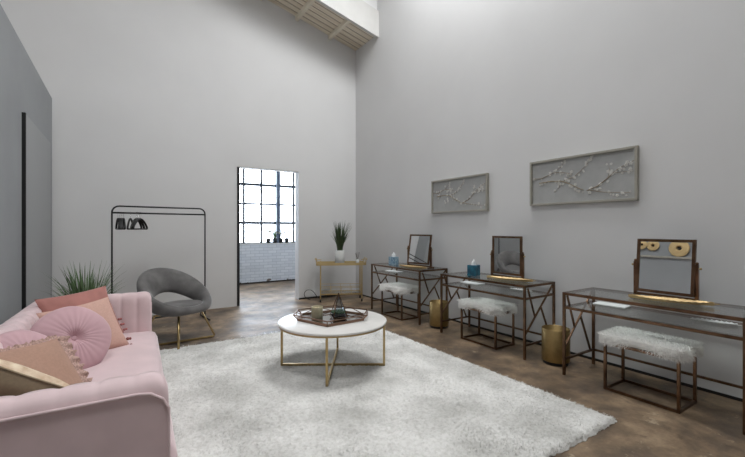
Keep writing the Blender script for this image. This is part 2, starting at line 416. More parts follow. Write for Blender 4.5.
# ------------------------------------------------------------------ light: white overcast daylight through the openings
world = bpy.data.worlds.new('overcast sky'); scene.world = world; world.use_nodes = True
bg = world.node_tree.nodes['Background']; bg.inputs[0].default_value = (0.985, 0.995, 1.0, 1); bg.inputs[1].default_value = 17.5
def portal(name, loc, rot, sx, sy):
    L = bpy.data.lights.new(name, 'AREA'); L.shape = 'RECTANGLE'; L.size = sx; L.size_y = sy
    L.cycles.is_portal = True
    o = bpy.data.objects.new(name, L); o.location = loc; o.rotation_euler = rot; col.objects.link(o)
sl = math.atan(.245)
def sky_portal(name, S):
    cx = (S[0] + S[1]) / 2
    portal(name, (cx, (S[2] + S[3]) / 2, roof_z(cx) + UP + .12), (0, sl, 0), (S[1] - S[0]) / cos(sl), S[3] - S[2])
sky_portal('skylight_opening', SA); sky_portal('fill_opening_front', SB)
portal('window_opening', (2.9, YW + .13, 1.95), (radians(-90), 0, 0), 3.6, 2.0)
scene.cycles.max_bounces = 12; scene.cycles.diffuse_bounces = 6; scene.cycles.glossy_bounces = 5
scene.cycles.transparent_max_bounces = 12; scene.cycles.caustics_reflective = False; scene.cycles.caustics_refractive = False
scene.cycles.sample_clamp_indirect = 6
scene.view_settings.view_transform = 'Standard'; scene.view_settings.look = 'None'
scene.view_settings.gamma = 1; scene.view_settings.use_curve_mapping = False
scene.view_settings.exposure = 0.1

# ------------------------------------------------------------------ rug
def build_rug():
    x0, x1, y0, y1 = -0.30, 2.79, 1.26, 4.60
    nx, ny = 260, 280
    def fn(i, j):
        a, bb = i / (nx - 1), j / (ny - 1)
        x = x0 + (x1 - x0) * a; y = y0 + (y1 - y0) * bb
        e = min(i, j, nx - 1 - i, ny - 1 - j)
        p = Vector((x * 26, y * 26, 3)); q = Vector((x * 70, y * 70, 9)); s = Vector((x * 3, y * 3, 1))
        z = .026 + .010 * noise.noise(p) + .007 * noise.noise(q) + .005 * noise.noise(s)
        if e < 4:
            z *= (0.15, .6, .85, .95)[e]
            wob = .018 * noise.noise(Vector((x * 13, y * 13, 5))) + .012 * noise.noise(Vector((x * 40, y * 40, 2)))
            if i < 4 or i > nx - 5: x += wob
            if j < 4 or j > ny - 5: y += wob
        x += .006 * noise.noise(q + Vector((40, 0, 0))); y += .006 * noise.noise(q + Vector((0, 40, 0)))
        return (x, y, max(.002, z))
    m = MB(); m.grid(fn, nx, ny)
    rim = [fn(i, 0) for i in range(nx)] + [fn(nx - 1, j) for j in range(1, ny)] + [fn(i, ny - 1) for i in range(nx - 2, -1, -1)] + [fn(0, j) for j in range(ny - 2, 0, -1)]
    m.add([(x, y, .001) for x, y, z in rim], [tuple(range(len(rim)))])
    n = len(rim)
    m.add([(x, y, z) for x, y, z in rim] + [(x, y, .001) for x, y, z in rim], [(k, (k + 1) % n, n + (k + 1) % n, n + k) for k in range(n)])
    # loose tufts over the pile
    rnd = random.Random(3)
    vs = []; fs = []
    for k in range(52000):
        x = rnd.uniform(x0 + .01, x1 - .01); y = y0 + (y1 - y0) * rnd.random() ** 1.35
        a = rnd.uniform(0, 2 * pi); L = rnd.uniform(.012, .028); wd = .0028
        z = .022 + .010 * noise.noise(Vector((x * 26, y * 26, 3)))
        lean = rnd.uniform(.3, 1.0)
        dx, dy = cos(a), sin(a); o = len(vs)
        vs += [(x - dy * wd, y + dx * wd, z), (x + dy * wd, y - dx * wd, z), (x + dx * L * lean, y + dy * L * lean, z + L * .55)]
        fs.append((o, o + 1, o + 2))
    m.add(vs, fs, False)
    o = m.build('rug', M['rug'])
    tag(o, 'shaggy ivory area rug lying under the coffee table and pink sofa', 'rug')
build_rug()

# ------------------------------------------------------------------ sofa
SO = thing('sofa', 'pink channel tufted velvet sofa along the grey partition', 'sofa', (-0.238, 2.935, 0), radians(-1.7))
def build_sofa():
    HL, HD, HT, TH, R = 1.235, .425, .72, .15, .14
    # centreline outer path: near arm front -> back -> far arm front
    path = []
    def seg(p, q, n):
        for k in range(n): path.append((p[0] + (q[0] - p[0]) * k / n, p[1] + (q[1] - p[1]) * k / n))
    seg((HD, -HL), (-HD + R, -HL), 70)
    for k in range(24):
        a = -pi / 2 - (pi / 2) * k / 24; path.append((-HD + R + R * cos(a), -HL + R + R * sin(a)))
    seg((-HD, -HL + R), (-HD, HL - R), 240)
    for k in range(24):
        a = pi - (pi / 2) * k / 24; path.append((-HD + R + R * cos(a), HL - R + R * sin(a)))
    seg((-HD + R, HL), (HD, HL), 70); path.append((HD, HL))
    n = len(path); cum = [0]
    for k in range(1, n): cum.append(cum[-1] + hypot(path[k][0] - path[k-1][0], path[k][1] - path[k-1][1]))
    tot = cum[-1]; nch = round(tot / .115); pitch = tot / nch
    nrm = []
    for k in range(n):
        a, bb = path[max(0, k - 1)], path[min(n - 1, k + 1)]
        dx, dy = bb[0] - a[0], bb[1] - a[1]; L = hypot(dx, dy); nrm.append((dy / L, -dx / L))   # inward normal below
    # path runs toward -x first: direction (-1,0): inward is +y => (-dy? ) choose sign
    sgn = 1 if (nrm[0][1] > 0) else -1
    nrm = [(a * sgn, bb * sgn) for a, bb in nrm]
    prof = [(0.0, .10), (0.0, .30), (0.0, .50), (0.0, .62), (.004, .665), (.014, .695), (.035, .714), (.06, .72), (.09, .72), (.115, .714),
            (.136, .695), (.146, .665), (TH, .62), (TH, .5), (TH, .4), (TH, .28), (TH, .12)]
    def pt(i, j):
        s = cum[i]; off, z = prof[j]
        ph = (s / pitch) % 1.0
        g = abs(sin(pi * ph)) ** .28
        bulge = (.020 * g - .016) * (.4 if j < 9 else 1)
        d = min(s, tot - s); k = 1.0
        if d < .06: z -= (.06 - sqrt(max(0, .06**2 - (.06 - d)**2))) * max(0, min(1, (z - .5) / .15)) * .8
        nx, ny = nrm[i]
        if 3 <= j <= 9: z += bulge * (1 if j >= 5 else .3)
        elif j > 9: off += bulge
        inset = 0
        return (path[i][0] + nx * off, path[i][1] + ny * off, z)
    m = MB(); m.grid(pt, n, len(prof), smooth=True)
    for i in (0, n - 1):
        ring = [pt(i, j) for j in range(len(prof))]
        m.add(ring, [tuple(range(len(ring))) if i == 0 else tuple(range(len(ring)))[::-1]])
    bot = [pt(i, 0) for i in range(n)] + [pt(i, len(prof) - 1) for i in range(n)]
    m.add(bot, [(i, i + 1, n + i + 1, n + i) for i in range(n - 1)])
    o = m.build('upholstered_shell', M['velvet_pink'], SO, recalc=True)
    # piping along the outer top edge and down the arm fronts
    pts = []
    def at(i, off, z): nx, ny = nrm[i]; return (path[i][0] + nx * off, path[i][1] + ny * off, z)
    pts += [at(0, -.003, z) for z in (.1, .3, .5, .60)] + [at(2, -.003, .64), at(6, -.003, .668)]
    pts += [at(i, -.003, .675) for i in range(10, n - 10, 4)]
    pts += [at(n - 7, -.003, .668), at(n - 3, -.003, .64)] + [at(n - 1, -.003, z) for z in (.60, .5, .3, .1)]
    MB().tube(pts, .0065, 6).build('piping', M['velvet_pink'], SO)
    # base rail, seat deck
    MB().box(-HD + .1, HD - .02, -HL + .1, HL - .1, .08, .22).build('base', M['velvet_pink'], SO, bevel=.012)
    # seat cushion: soft box, slightly overhanging the arm fronts
    x0, x1, y0, y1, z0, z1 = -HD + TH - .01, HD + .045, -HL + TH - .005, HL - TH + .005, .225, .40
    def cush(mm, side):
        nu, nv = 40, 90
        def fn(i, j):
            u, v = -1 + 2 * i / (nu - 1), -1 + 2 * j / (nv - 1)
            e = (1 - abs(u) ** 9) * (1 - abs(v) ** 26)
            h = (z1 - z0) / 2 * max(0, e) ** .33
            crown = .018 * (1 - u * u) * (1 - v ** 4) if side > 0 else 0
            uu = u * (1 - .0) ; 
            return ((x0 + x1) / 2 + (x1 - x0) / 2 * uu, (y0 + y1) / 2 + (y1 - y0) / 2 * v, (z0 + z1) / 2 + side * (h * .92 + crown))
        mm.grid(fn, nu, nv)
    mm = MB(); cush(mm, 1); cush(mm, -1)
    zc = (z0 + z1) / 2
    mm.build('seat_cushion', M['velvet_pink'], SO, recalc=True)
    rim = [(x1 + .001, y, z1 - .017) for y in (y0 + .03, y1 - .03)]
    # feet
    for sx in (-1, 1):
        for sy in (-1, 1):
            MB().lathe([(0, 0), (.016, 0), (.026, .085), (0, .085)], 14, (sx * (HD - .08), sy * (HL - .1), 0)).build('leg', M['gold'], SO)
build_sofa()

# ------------------------------------------------------------------ cushions
def pillow_mesh(w, h, t, front=0, back=0, wr=.006, seed=0, pinch=.07):
    m = MB(); n = 30
    for side, mi in ((1, front), (-1, back)):
        def fn(i, j):
            u, v = -1 + 2 * i / (n - 1), -1 + 2 * j / (n - 1)
            x = u * w / 2 * (1 - pinch * (1 - v * v) * abs(u)); y = v * h / 2 * (1 - pinch * (1 - u * u) * abs(v))
            e = max(0, (1 - u ** 2) * (1 - v ** 2))
            z = t / 2 * e ** .42
            z += wr * e ** .5 * noise.noise(Vector((u * 2.6 + seed, v * 2.6, side * 3)))
            return (x, y, side * z)
        m.grid(fn, n, n, mi=mi)
    return m
def edge_pts(w, h, n, sides='trbl', pinch=.07):
    out = []
    for k in range(n):
        q = -1 + 2 * (k + .5) / n
        if 't' in sides: out.append((q * w / 2 * (1 - pinch * 0), h / 2 * (1 - pinch * (1 - q * q)), 0, 0, 1))
        if 'b' in sides: out.append((q * w / 2, -h / 2 * (1 - pinch * (1 - q * q)), 0, 0, -1))
        if 'r' in sides: out.append((w / 2 * (1 - pinch * (1 - q * q)), q * h / 2, 0, 1, 0))
        if 'l' in sides: out.append((-w / 2 * (1 - pinch * (1 - q * q)), q * h / 2, 0, -1, 0))
    return out
def orient(xaxis, normal, roll=0):
    n = Vector(normal).normalized(); x = Vector(xaxis); x = (x - n * x.dot(n)).normalized(); y = n.cross(x)
    r = radians(roll); x, y = x * cos(r) + y * sin(r), y * cos(r) - x * sin(r)
    return Matrix((x, y, n)).transposed().to_euler()

# rust velvet cushion in the far corner, tasselled
t = thing('cushion', 'rust pink velvet cushion with tassels in the far corner of the sofa', 'cushion', (-.27, 3.79, .60), rot=orient((.46, .25, 0), (.42, -.76, .48), 5), group='cushions on the pink sofa')
pillow_mesh(.50, .44, .15, seed=1).build('cover', M['rust'], t)
tm = None
def tassel(parent, x, y, ax, ay, rr=.011):
    q = MB(); q.sphere((x + ax * .012, y + ay * .012, 0), rr, 8); q.tube([(x + ax * .014, y + ay * .014, 0), (x + ax * .034, y + ay * .034, -.004)], [.006, .011], 6)
    return q.build('tassel', M['rust_trim'], parent)
for (x, y, z, ax, ay) in edge_pts(.50, .44, 9, 'rb'):
    if ay < 0 or y < -.08: tassel(t, x, y, ax, ay)
# blush linen cushion
t = thing('cushion', 'blush peach linen cushion with dark tassels leaning behind the round mauve cushion', 'cushion', (-.225, 3.46, .565), rot=orient((.44, .20, 0), (.42, -.74, .52), 8), group='cushions on the pink sofa')
pillow_mesh(.47, .42, .14, seed=2).build('cover', M['blush'], t)
for (x, y, z, ax, ay) in edge_pts(.47, .42, 9, 'b') + [(.235, -.21, 0, .7, -.7), (.228, -.16, 0, 1, -.2), (-.235, -.21, 0, -.7, -.7)]: tassel(t, x, y, ax, ay, .013)
# round pleated cushions
def round_cushion(label, loc, rot, r=.225):
    t = thing('cushion', label, 'cushion', loc, rot=rot, group='cushions on the pink sofa')
    m = MB(); nr, na = 22, 168
    for side in (1, -1):
        def fn(i, j):
            a = 2 * pi * j / na; rr = i / (nr - 1)
            prof = .075 * sqrt(max(0, 1 - rr ** 3.2)) * (1 - .62 * math.exp(-(rr / .16) ** 2))
            pl = .0012 * sin(a * 28 + .9 * sin(5 * a) + rr) * (1 - rr) ** .35 * min(1, rr * 5) + .003 * noise.noise(Vector((cos(a) * 2, sin(a) * 2, rr * 2)))
            R = r * rr * (1 + .012 * sin(5 * a))
            return (R * cos(a), R * sin(a), side * (prof + (pl if i < nr - 1 else 0)))
        m.grid(fn, nr, na, cv=True)
    m.build('cover', M['mauve'], t)
    MB().sphere((0, 0, .034), .018, 12, (1, 1, .5)).build('button', M['mauve'], t)
round_cushion('large round pleated mauve velvet cushion with a centre button', (-.275, 3.13, .58), orient((1, 0, 0), (.36, -.78, .42)), .225)
round_cushion('round mauve velvet cushion mostly hidden behind the tan fringed cushion', (-.46, 2.78, .57), orient((1, .3, 0), (.45, -.55, .6)), .20)
# tan linen cushion with lace fringe
t = thing('cushion', 'tan linen cushion with a pink lace fringe near the sofa arm', 'cushion', (-.36, 2.34, .56), rot=orient((.42, .20, 0), (.52, -.56, .70), 9), group='cushions on the pink sofa')
pillow_mesh(.44, .46, .15, seed=3, pinch=.05).build('cover', M['tan'], t)
q = MB()
rnd = random.Random(5)
for sgn_ in (1, -1):
    def fn(i, j):
        v = -1 + 2 * i / 59; a = j / 5
        return (.22 * (1 - .05 * (1 - v * v)) + a * .05 + .006 * sin(i * 1.7), v * .235, .012 * sin(i * 1.1 + a * 2) * a + sgn_ * .003)
    q.grid(fn, 60, 6)
def fn2(i, j):
    u = -1 + 2 * i / 59; a = j / 3
    return (u * .22, .23 * (1 - .05 * (1 - u * u)) + a * .022 + .004 * sin(i * 1.9), .008 * sin(i * 1.3) * a)
q.grid(fn2, 60, 4)
q.build('lace_fringe', M['lace'], t)
# cream printed cushion with olive back
t = thing('cushion', 'cream printed cushion with olive back tucked against the near sofa arm', 'cushion', (-.40, 2.06, .63), rot=orient((.75, .35, -.12), (.36, .72, .58)), group='cushions on the pink sofa')
pillow_mesh(.42, .42, .17, seed=4, front=0, back=1, pinch=.04).build('cover', [M['cream'], M['olive']], t)
e = [(x, y, 0) for x, y in [(-.21, -.21), (0, -.203), (.21, -.21), (.203, 0), (.21, .21), (0, .203), (-.21, .21), (-.203, 0)]]
MB().tube(e, .004, 6, closed=True).build('piping', M['olive'], t)

# ------------------------------------------------------------------ coffee table
CT = (1.66, 3.175)
def cam_xy(lat, dep):
    a = radians(33.1); return (dep * sin(a) + lat * cos(a), dep * cos(a) - lat * sin(a))
CT = cam_xy(-.368, 3.562)
ZT = .455
t = thing('coffee_table', 'round white marble coffee table with gold cross base on the rug', 'coffee table', (CT[0], CT[1], 0), radians(-33.1))
MB().lathe([(0, ZT - .022), (.488, ZT - .022), (.497, ZT - .018), (.50, ZT - .01), (.498, ZT - .003), (.492, ZT), (0, ZT)], 96).build('tabletop', M['marble'], t)
MB().lathe([(.478, ZT - .036), (.490, ZT - .036), (.490, ZT - .0215), (.478, ZT - .0215), (.478, ZT - .036)], 96, smooth=False).build('rim', M['gold'], t)
for k in range(4):
    a = k * pi / 2
    MB().bar((.475 * cos(a), .475 * sin(a), .026), (.475 * cos(a), .475 * sin(a), ZT - .03), .02).build('leg', M['gold'], t, bevel=.002)
q = MB(); q.bar((-.485, 0, .036), (.485, 0, .036), .02)
q.build('cross_bar', M['gold'], t, bevel=.002)
q = MB(); q.bar((0, -.485, .036), (0, .485, .036), .02)
q.build('cross_bar', M['gold'], t, bevel=.002)

# hexagonal mirrored tray
tx, ty = cam_xy(-.385, 3.585)
t = thing('tray', 'elongated hexagonal gold wire tray with mirrored base on the coffee table', 'tray', (tx, ty, ZT), radians(-33.1))
base = [(.30, -.075), (.30, .13), (.0, .30), (-.30, .13), (-.30, -.075), (.0, -.30)]
MB().prism(base, .001, .012).build('tray_base', M['tray_mirror'], t)
top = [(x * 1.13, y * 1.13) for x, y in base]
q = MB()
for k in range(6):
    a, bb = base[k], base[(k + 1) % 6]; ta, tb = top[k], top[(k + 1) % 6]
    q.bar((*a, .012), (*bb, .012), .014, .022); q.bar((*ta, .055), (*tb, .055), .008)
    q.bar((*a, .012), (*ta, .055), .008)
    mid = ((ta[0] + tb[0]) / 2, (ta[1] + tb[1]) / 2, .055)
    if k in (1, 2, 3, 0): q.bar((*a, .012), mid, .006); q.bar((*bb, .012), mid, .006)
q.build('wire_rim', M['rose_gold'], t)
# candle
cx, cy = cam_xy(-.515, 3.56)
t = thing('candle', 'candle in a grey green cup on the coffee table tray', 'candle', (cx, cy, ZT + .0125))
MB().lathe([(0, 0), (.050, 0), (.053, .004), (.053, .105), (.050, .108), (.047, .105), (.047, .085), (0, .085)], 32).build('cup', M['candlecup'], t)
MB().lathe([(0, .0853), (.0465, .0853), (.0465, .092), (.03, .096), (0, .096)], 28).build('wax', M['wax'], t)
MB().tube([(0, 0, .096), (.001, 0, .108)], .0015, 5).build('wick', M['black'], t)
# terrarium
cx, cy = cam_xy(-.315, 3.56)
t = thing('terrarium', 'pyramid glass terrarium holding a green succulent on the coffee table tray', 'terrarium', (cx, cy, ZT + .0125), radians(-12))
s_, hh = .066, .235
cs = [(-s_, -s_, .018), (s_, -s_, .018), (s_, s_, .018), (-s_, s_, .018)]; ap = (0, 0, hh)
q = MB()
for k in range(4):
    q.bar(cs[k], cs[(k + 1) % 4], .006); q.bar(cs[k], ap, .005)
    lo = (cs[k][0] * .8, cs[k][1] * .8, .002); q.bar(cs[k], lo, .005)
    lo2 = (cs[(k+1) % 4][0] * .8, cs[(k+1) % 4][1] * .8, .002); q.bar(lo, lo2, .005)
q.build('wire_frame', M['bronze'], t)
q = MB(); q.add(cs + [ap], [(0, 1, 4), (1, 2, 4), (2, 3, 4)]); q.build('glass_pane', M['pane'], t)
MB().box(-.052, .052, -.052, .052, .004, .03).build('soil', M['soil'], t)
q = MB(); rnd = random.Random(9)
for k in range(34):
    a = k * 2.4; r = .006 * sqrt(k) * 1.25; tilt = .25 + r * 14
    T = Matrix.Translation((r * cos(a), r * sin(a), .04)) @ Matrix.Rotation(a, 4, 'Z') @ Matrix.Rotation(tilt, 4, 'Y')
    q.sphere((0, 0, .022), .02, 6, (.42, .55, 1.15), T)
q.build('succulent', M['succulent'], t)

# ------------------------------------------------------------------ vanity desks
DL, DD, DH, TB = 1.205, .52, .735, .022
def make_desk(label):
    t = thing('vanity_desk', label, 'desk', (0, 0, 0), 0, 'glass vanity desks along the right wall')
    hx, hy = DD / 2 - TB / 2, DL / 2 - TB / 2
    for sx in (-1, 1):
        for sy in (-1, 1):
            MB().bar((sx * hx, sy * hy, 0), (sx * hx, sy * hy, DH), TB).build('leg', M['bronze'], t, bevel=.002)
    q = MB(); z = DH - .012
    for sx in (-1, 1): q.bar((sx * hx, -hy, z), (sx * hx, hy, z), TB, .024)
    for sy in (-1, 1): q.bar((-hx, sy * hy, z), (hx, sy * hy, z), TB, .024)
    q.build('top_frame', M['bronze'], t, bevel=.002)
    MB().box(-hx + .008, hx - .008, -hy + .008, hy - .008, DH - .004, DH + .002).build('glass_top', M['glass'], t)
    q = MB(); z = .60
    for sx in (-1, 1): q.bar((sx * hx, -hy, z), (sx * hx, hy, z), .018, .022)
    for sy in (-1, 1): q.bar((-hx, sy * hy, z), (hx, sy * hy, z), .018, .022)
    q.build('shelf_frame', M['bronze'], t, bevel=.002)
    MB().box(-hx + .006, hx - .006, -hy + .006, hy - .006, .607, .613).build('glass_shelf', M['glass'], t)
    MB().bar((hx, -hy, .14), (hx, hy, .14), .018).build('stretcher', M['bronze'], t)
    for sy in (-1, 1):
        MB().bar((-hx, sy * hy, .14), (hx, sy * hy, .14), .018).build('stretcher', M['bronze'], t)
        q = MB(); y = sy * hy
        X = lambda s: -hx + 2 * hx * s
        q.bar((X(.03), y, .25), (X(.98), y, .715), .014)
        q.bar((X(.10), y, .70), (X(.34), y, .40), .014); q.bar((X(.54), y, .49), (X(.88), y, .15), .014)
        q.build('lattice', M['bronze'], t)
    return t
D = [(3.285 + DD / 2 - .01, 1.33), (3.335 + DD / 2 - .01, 2.948), (3.355 + DD / 2 - .01, 4.575)]
d1 = make_desk('nearest glass vanity desk, bronze frame, with fur bench and a mirror reflecting gilded plates')
d1.location = (*D[0], 0)
d2 = dup(d1, 'middle glass vanity desk carrying the teal tissue box', (*D[1], 0))
d3 = dup(d1, 'farthest glass vanity desk, next to the gold bar cart in the corner', (*D[2], 0))

# benches with fur seats
def make_bench(label):
    t = thing('fur_bench', label, 'bench', (0, 0, 0), 0, 'fur topped benches at the vanity desks')
    hx, hy, zt = .15, .245, .385; w = .02
    for sx in (-1, 1):
        for sy in (-1, 1):
            MB().bar((sx * hx, sy * hy, 0), (sx * hx, sy * hy, zt), w).build('leg', M['bronze'], t, bevel=.002)
    for z, nm in ((.0115, 'base_frame'), (zt - .01, 'top_frame')):
        q = MB()
        for sx in (-1, 1): q.bar((sx * hx, -hy, z), (sx * hx, hy, z), w)
        for sy in (-1, 1): q.bar((-hx, sy * hy, z), (hx, sy * hy, z), w)
        q.build(nm, M['bronze'], t)
    L, W, z0, z1 = .285, .185, .385, .455
    rnd = random.Random(11)
    m = MB()
    def fn(i, j):
        a = 2 * pi * i / 48; bb = -pi / 2 + pi * j / 12
        sg = lambda v, p: math.copysign(abs(v) ** p, v)
        return (W * sg(cos(a), .35) * sg(cos(bb), .5), L * sg(sin(a), .35) * sg(cos(bb), .5), (z0 + z1) / 2 + (z1 - z0) / 2 * sg(sin(bb), .6))
    m.grid(fn, 48, 13, cu=True)
    m.build('seat_pad', M['fur'], t)
    vs = []; fs = []
    for k in range(15000):
        a = rnd.uniform(0, 2 * pi); bb = rnd.uniform(-.75, pi / 2) if rnd.random() < .6 else rnd.uniform(-.8, .5)
        sg = lambda v, p: math.copysign(abs(v) ** p, v)
        if rnd.random() < .55:   # uniform over the top
            x, y = rnd.uniform(-W, W) * .98, rnd.uniform(-L, L) * .98; z = z1 - .012; nrm = Vector((x / W * .7, y / L * .5, .8))
        else:
            x, y = W * sg(cos(a), .35) * .96, L * sg(sin(a), .35) * .97; z = rnd.uniform(z0 - .005, z1 - .01); nrm = Vector((cos(a), sin(a), -.15))
        d = (nrm.normalized() + Vector((rnd.uniform(-.6, .6), rnd.uniform(-.6, .6), rnd.uniform(-.45, .25)))).normalized()
        ln = rnd.uniform(.02, .045); p = Vector((x, y, z)); mid = p + d * ln * .6; tip = p + d * ln + Vector((0, 0, -.014))
        s = d.cross(Vector((rnd.uniform(-1, 1), rnd.uniform(-1, 1), .3))).normalized() * .0018
        o = len(vs); vs += [p - s, p + s, mid + s * .7, mid - s * .7, tip]
        fs += [(o, o + 1, o + 2, o + 3), (o + 3, o + 2, o + 4)]
    f = MB(); f.add(vs, fs, True); f.build('fur', M['fur'], t)
    return t
b1 = make_bench('white fur bench at the nearest vanity desk'); b1.location = (3.425, 1.325, 0)
dup(b1, 'white fur bench at the middle vanity desk', (3.505, 2.97, 0))
dup(b1, 'white fur bench at the farthest vanity desk', (3.45, 4.55, 0))

# tilting mirrors
def make_mirror(label, loc, tilt, rz=0):
    t = thing('vanity_mirror', label, 'mirror', (*loc, DH + .002), rz, 'tilting mirrors on the vanity desks')
    hw = .205; ph = .29
    for sy in (-1, 1):
        m = MB(); y = sy * hw
        m.box(-.011, .011, y - .011, y + .011, .018, ph); m.sphere((0, y, ph + .008), .013, 8)
        m.build('post', M['bronze'], t)
    q = MB()
    for sy in (-1, 1): q.box(-.07, .07, sy * hw - .012, sy * hw + .012, 0, .018)
    q.box(-.008, .008, -hw, hw, .018, .036)
    q.build('foot_frame', M['bronze'], t, bevel=.002)
    fw, fh, zc = .185, .205, .262
    T = Matrix.Translation((0, 0, zc)) @ Matrix.Rotation(tilt, 4, 'Y')
    q = MB()
    for sy in (-1, 1): q.box(-.010, .010, sy * fw - .011, sy * fw + .011, -fh - .011, fh + .011, T)
    for sz in (-1, 1): q.box(-.010, .010, -fw + .011, fw - .011, sz * fh - .011, sz * fh + .011, T)
    fr = q.build('mirror_frame', M['bronze'], t)
    MB().box(-.004, .006, -fw + .006, fw - .006, -fh + .006, fh - .006, T).build('mirror_glass', M['mirror'], fr)
    for sy in (-1, 1):
        m = MB(); m.tube([(0, sy * (fw + .008), zc), (0, sy * (hw + .018), zc)], .005, 8); m.sphere((0, sy * (hw + .022), zc), .009, 8)
        m.build('knob', M['gold'], t)
    return t
make_mirror('tilting bronze framed mirror on the nearest vanity desk, gilded plates in its glass', (3.60, 1.28), radians(6))
make_mirror('tilting bronze framed mirror on the middle vanity desk', (3.60, 2.77), radians(0))
make_mirror('tilting bronze framed mirror, leaning back most, on the farthest vanity desk', (3.60, 4.28), radians(10), radians(12))

# gilded feather trays
def make_leaf(label, loc, rz):
    t = tag(thing('leaf_tray', label, 'tray', (*loc, DH + .002), rz, 'gilded leaf trays on the vanity desks'))
    m = MB(); n1, n2 = 44, 13
    for lo in (0, .004):
        def fn(i, j):
            s = -1 + 2 * i / (n1 - 1); v = -1 + 2 * j / (n2 - 1)
            w = .075 * max(0.02, (1 - abs(s) ** 2.2)) * (1 - .25 * s)
            rib = .0022 * sin(i * 1.9 + abs(v) * 5)
            return (v * w + .02 * s * s, s * .26, .002 + lo + .022 * v * v + .014 * max(0, abs(s) - .6) + rib * abs(v))
        m.grid(fn, n1, n2)
    m.build('leaf_blade', M['leafgold'], t)
    MB().tube([(.02 * (k / 10 - 1) ** 2, -.29 + .029 * k, .012 + .01 * abs(k / 10 - 1)) for k in range(20)], .0035, 6).build('midrib', M['leafgold'], t)
    return t
l1 = make_leaf('gilded leaf tray before the mirror on the nearest vanity desk', (3.475, 1.21), radians(14))
dup(l1, 'gilded leaf tray before the mirror on the middle vanity desk', (3.49, 2.67, DH + .002), radians(12))
dup(l1, 'gilded leaf tray before the mirror on the farthest vanity desk', (3.45, 4.27, DH + .002), radians(8))

# white papers and feather plates on the glass shelves
def paper(label, loc, rz, w=.2, h=.14):
    t = thing('booklet', label, 'booklet', (*loc, .6135), rz, 'white booklets on the glass shelves')
    MB().box(-h / 2, h / 2, -w / 2, w / 2, 0, .007).build('pages', M['paper'], t)
    m = MB(); m.grid(lambda i, j: (-h / 2 - .002 + (h + .004) * i / 7, -w / 2 - .002 + (w + .004) * j / 9, .0082 + .003 * sin(i * .45)), 8, 10)
    m.build('cover', M['paper'], t)
paper('white booklet on the glass shelf of the nearest vanity desk', (3.66, 1.70), radians(4), .26, .15)
paper('white booklet on the glass shelf of the middle vanity desk', (3.66, 3.33), radians(-3), .28, .15)
paper('white booklet on the glass shelf of the farthest vanity desk', (3.62, 4.93), radians(5), .28, .15)
def feather(label, loc, rz):
    t = thing('feather_plate', label, 'plate', (*loc, .6135), rz, 'white feather plates on the glass shelves')
    m = MB()
    def fn(i, j):
        s = i / 29; v = -1 + 2 * j / 8
        w = .045 * sin(pi * min(1, s * .93 + .05)) ** .7 * (1 + .12 * sin(i * 2.1))
        return (v * w + .02 * s * s, -.13 + .26 * s, .003 + .010 * v * v + .003 * sin(i * 2.1) * abs(v))
    m.grid(fn, 30, 9); m.build('plate', M['paper'], t)
    MB().tube([(.02 * (k / 9) ** 2, -.15 + .031 * k, .006) for k in range(10)], .0025, 5).build('quill', M['paper'], t)
    return t
f1 = feather('white feather shaped plate on the glass shelf of the nearest vanity desk', (3.60, .98), radians(12))
dup(f1, 'white feather shaped plate on the glass shelf of the middle vanity desk', (3.68, 2.66, .6135), radians(8))

# tissue boxes
def tissue(label, loc, rz, m_):
    t = thing('tissue_box', label, 'tissue box', (*loc, DH + .002), rz)
    s = .056
    MB().box(-s, s, -s, s, 0, .125).build('carton', m_, t, bevel=.003)
    MB().lathe([(0, .1255), (.035, .1255), (.035, .127), (0, .127)], 20).build('opening_rim', M['paper'], t)
    m = MB()
    def fn(i, j):
        a = 2 * pi * i / 20; s_ = j / 7
        r = (.026 + .02 * s_ * (1 - s_) + .012 * s_ * sin(3 * a + 1)) * (1 - .75 * s_ ** 3)
        return (r * cos(a) * 1.2, r * sin(a) * .7, .126 + .062 * s_ + .012 * sin(2 * a) * s_)
    m.grid(fn, 20, 8, cu=True); m.build('tissue', M['paper'], t)
tissue('teal tissue box on the middle vanity desk', (3.53, 3.19), radians(12), M['tissue_teal'])
tissue('pale blue patterned tissue box on the farthest vanity desk', (3.52, 4.80), radians(8), M['tissue_blue'])

# gold bins
def bin_(label, loc):
    t = thing('waste_bin', label, 'bin', (*loc, 0), 0, 'gold waste bins between the desks')
    MB().lathe([(0, .03), (.124, .03), (.126, .035), (.126, .335), (.123, .338), (.120, .335), (.120, .04), (0, .04)], 40).build('drum', M['bin'], t)
    MB().lathe([(0, 0), (.112, 0), (.112, .032), (0, .032)], 36).build('base', M['black'], t)
    return t
bb1 = bin_('gold waste bin between the nearest and middle vanity desks', (3.515, 2.14))
dup(bb1, 'gold waste bin between the middle and farthest vanity desks', (3.50, 3.76, 0))

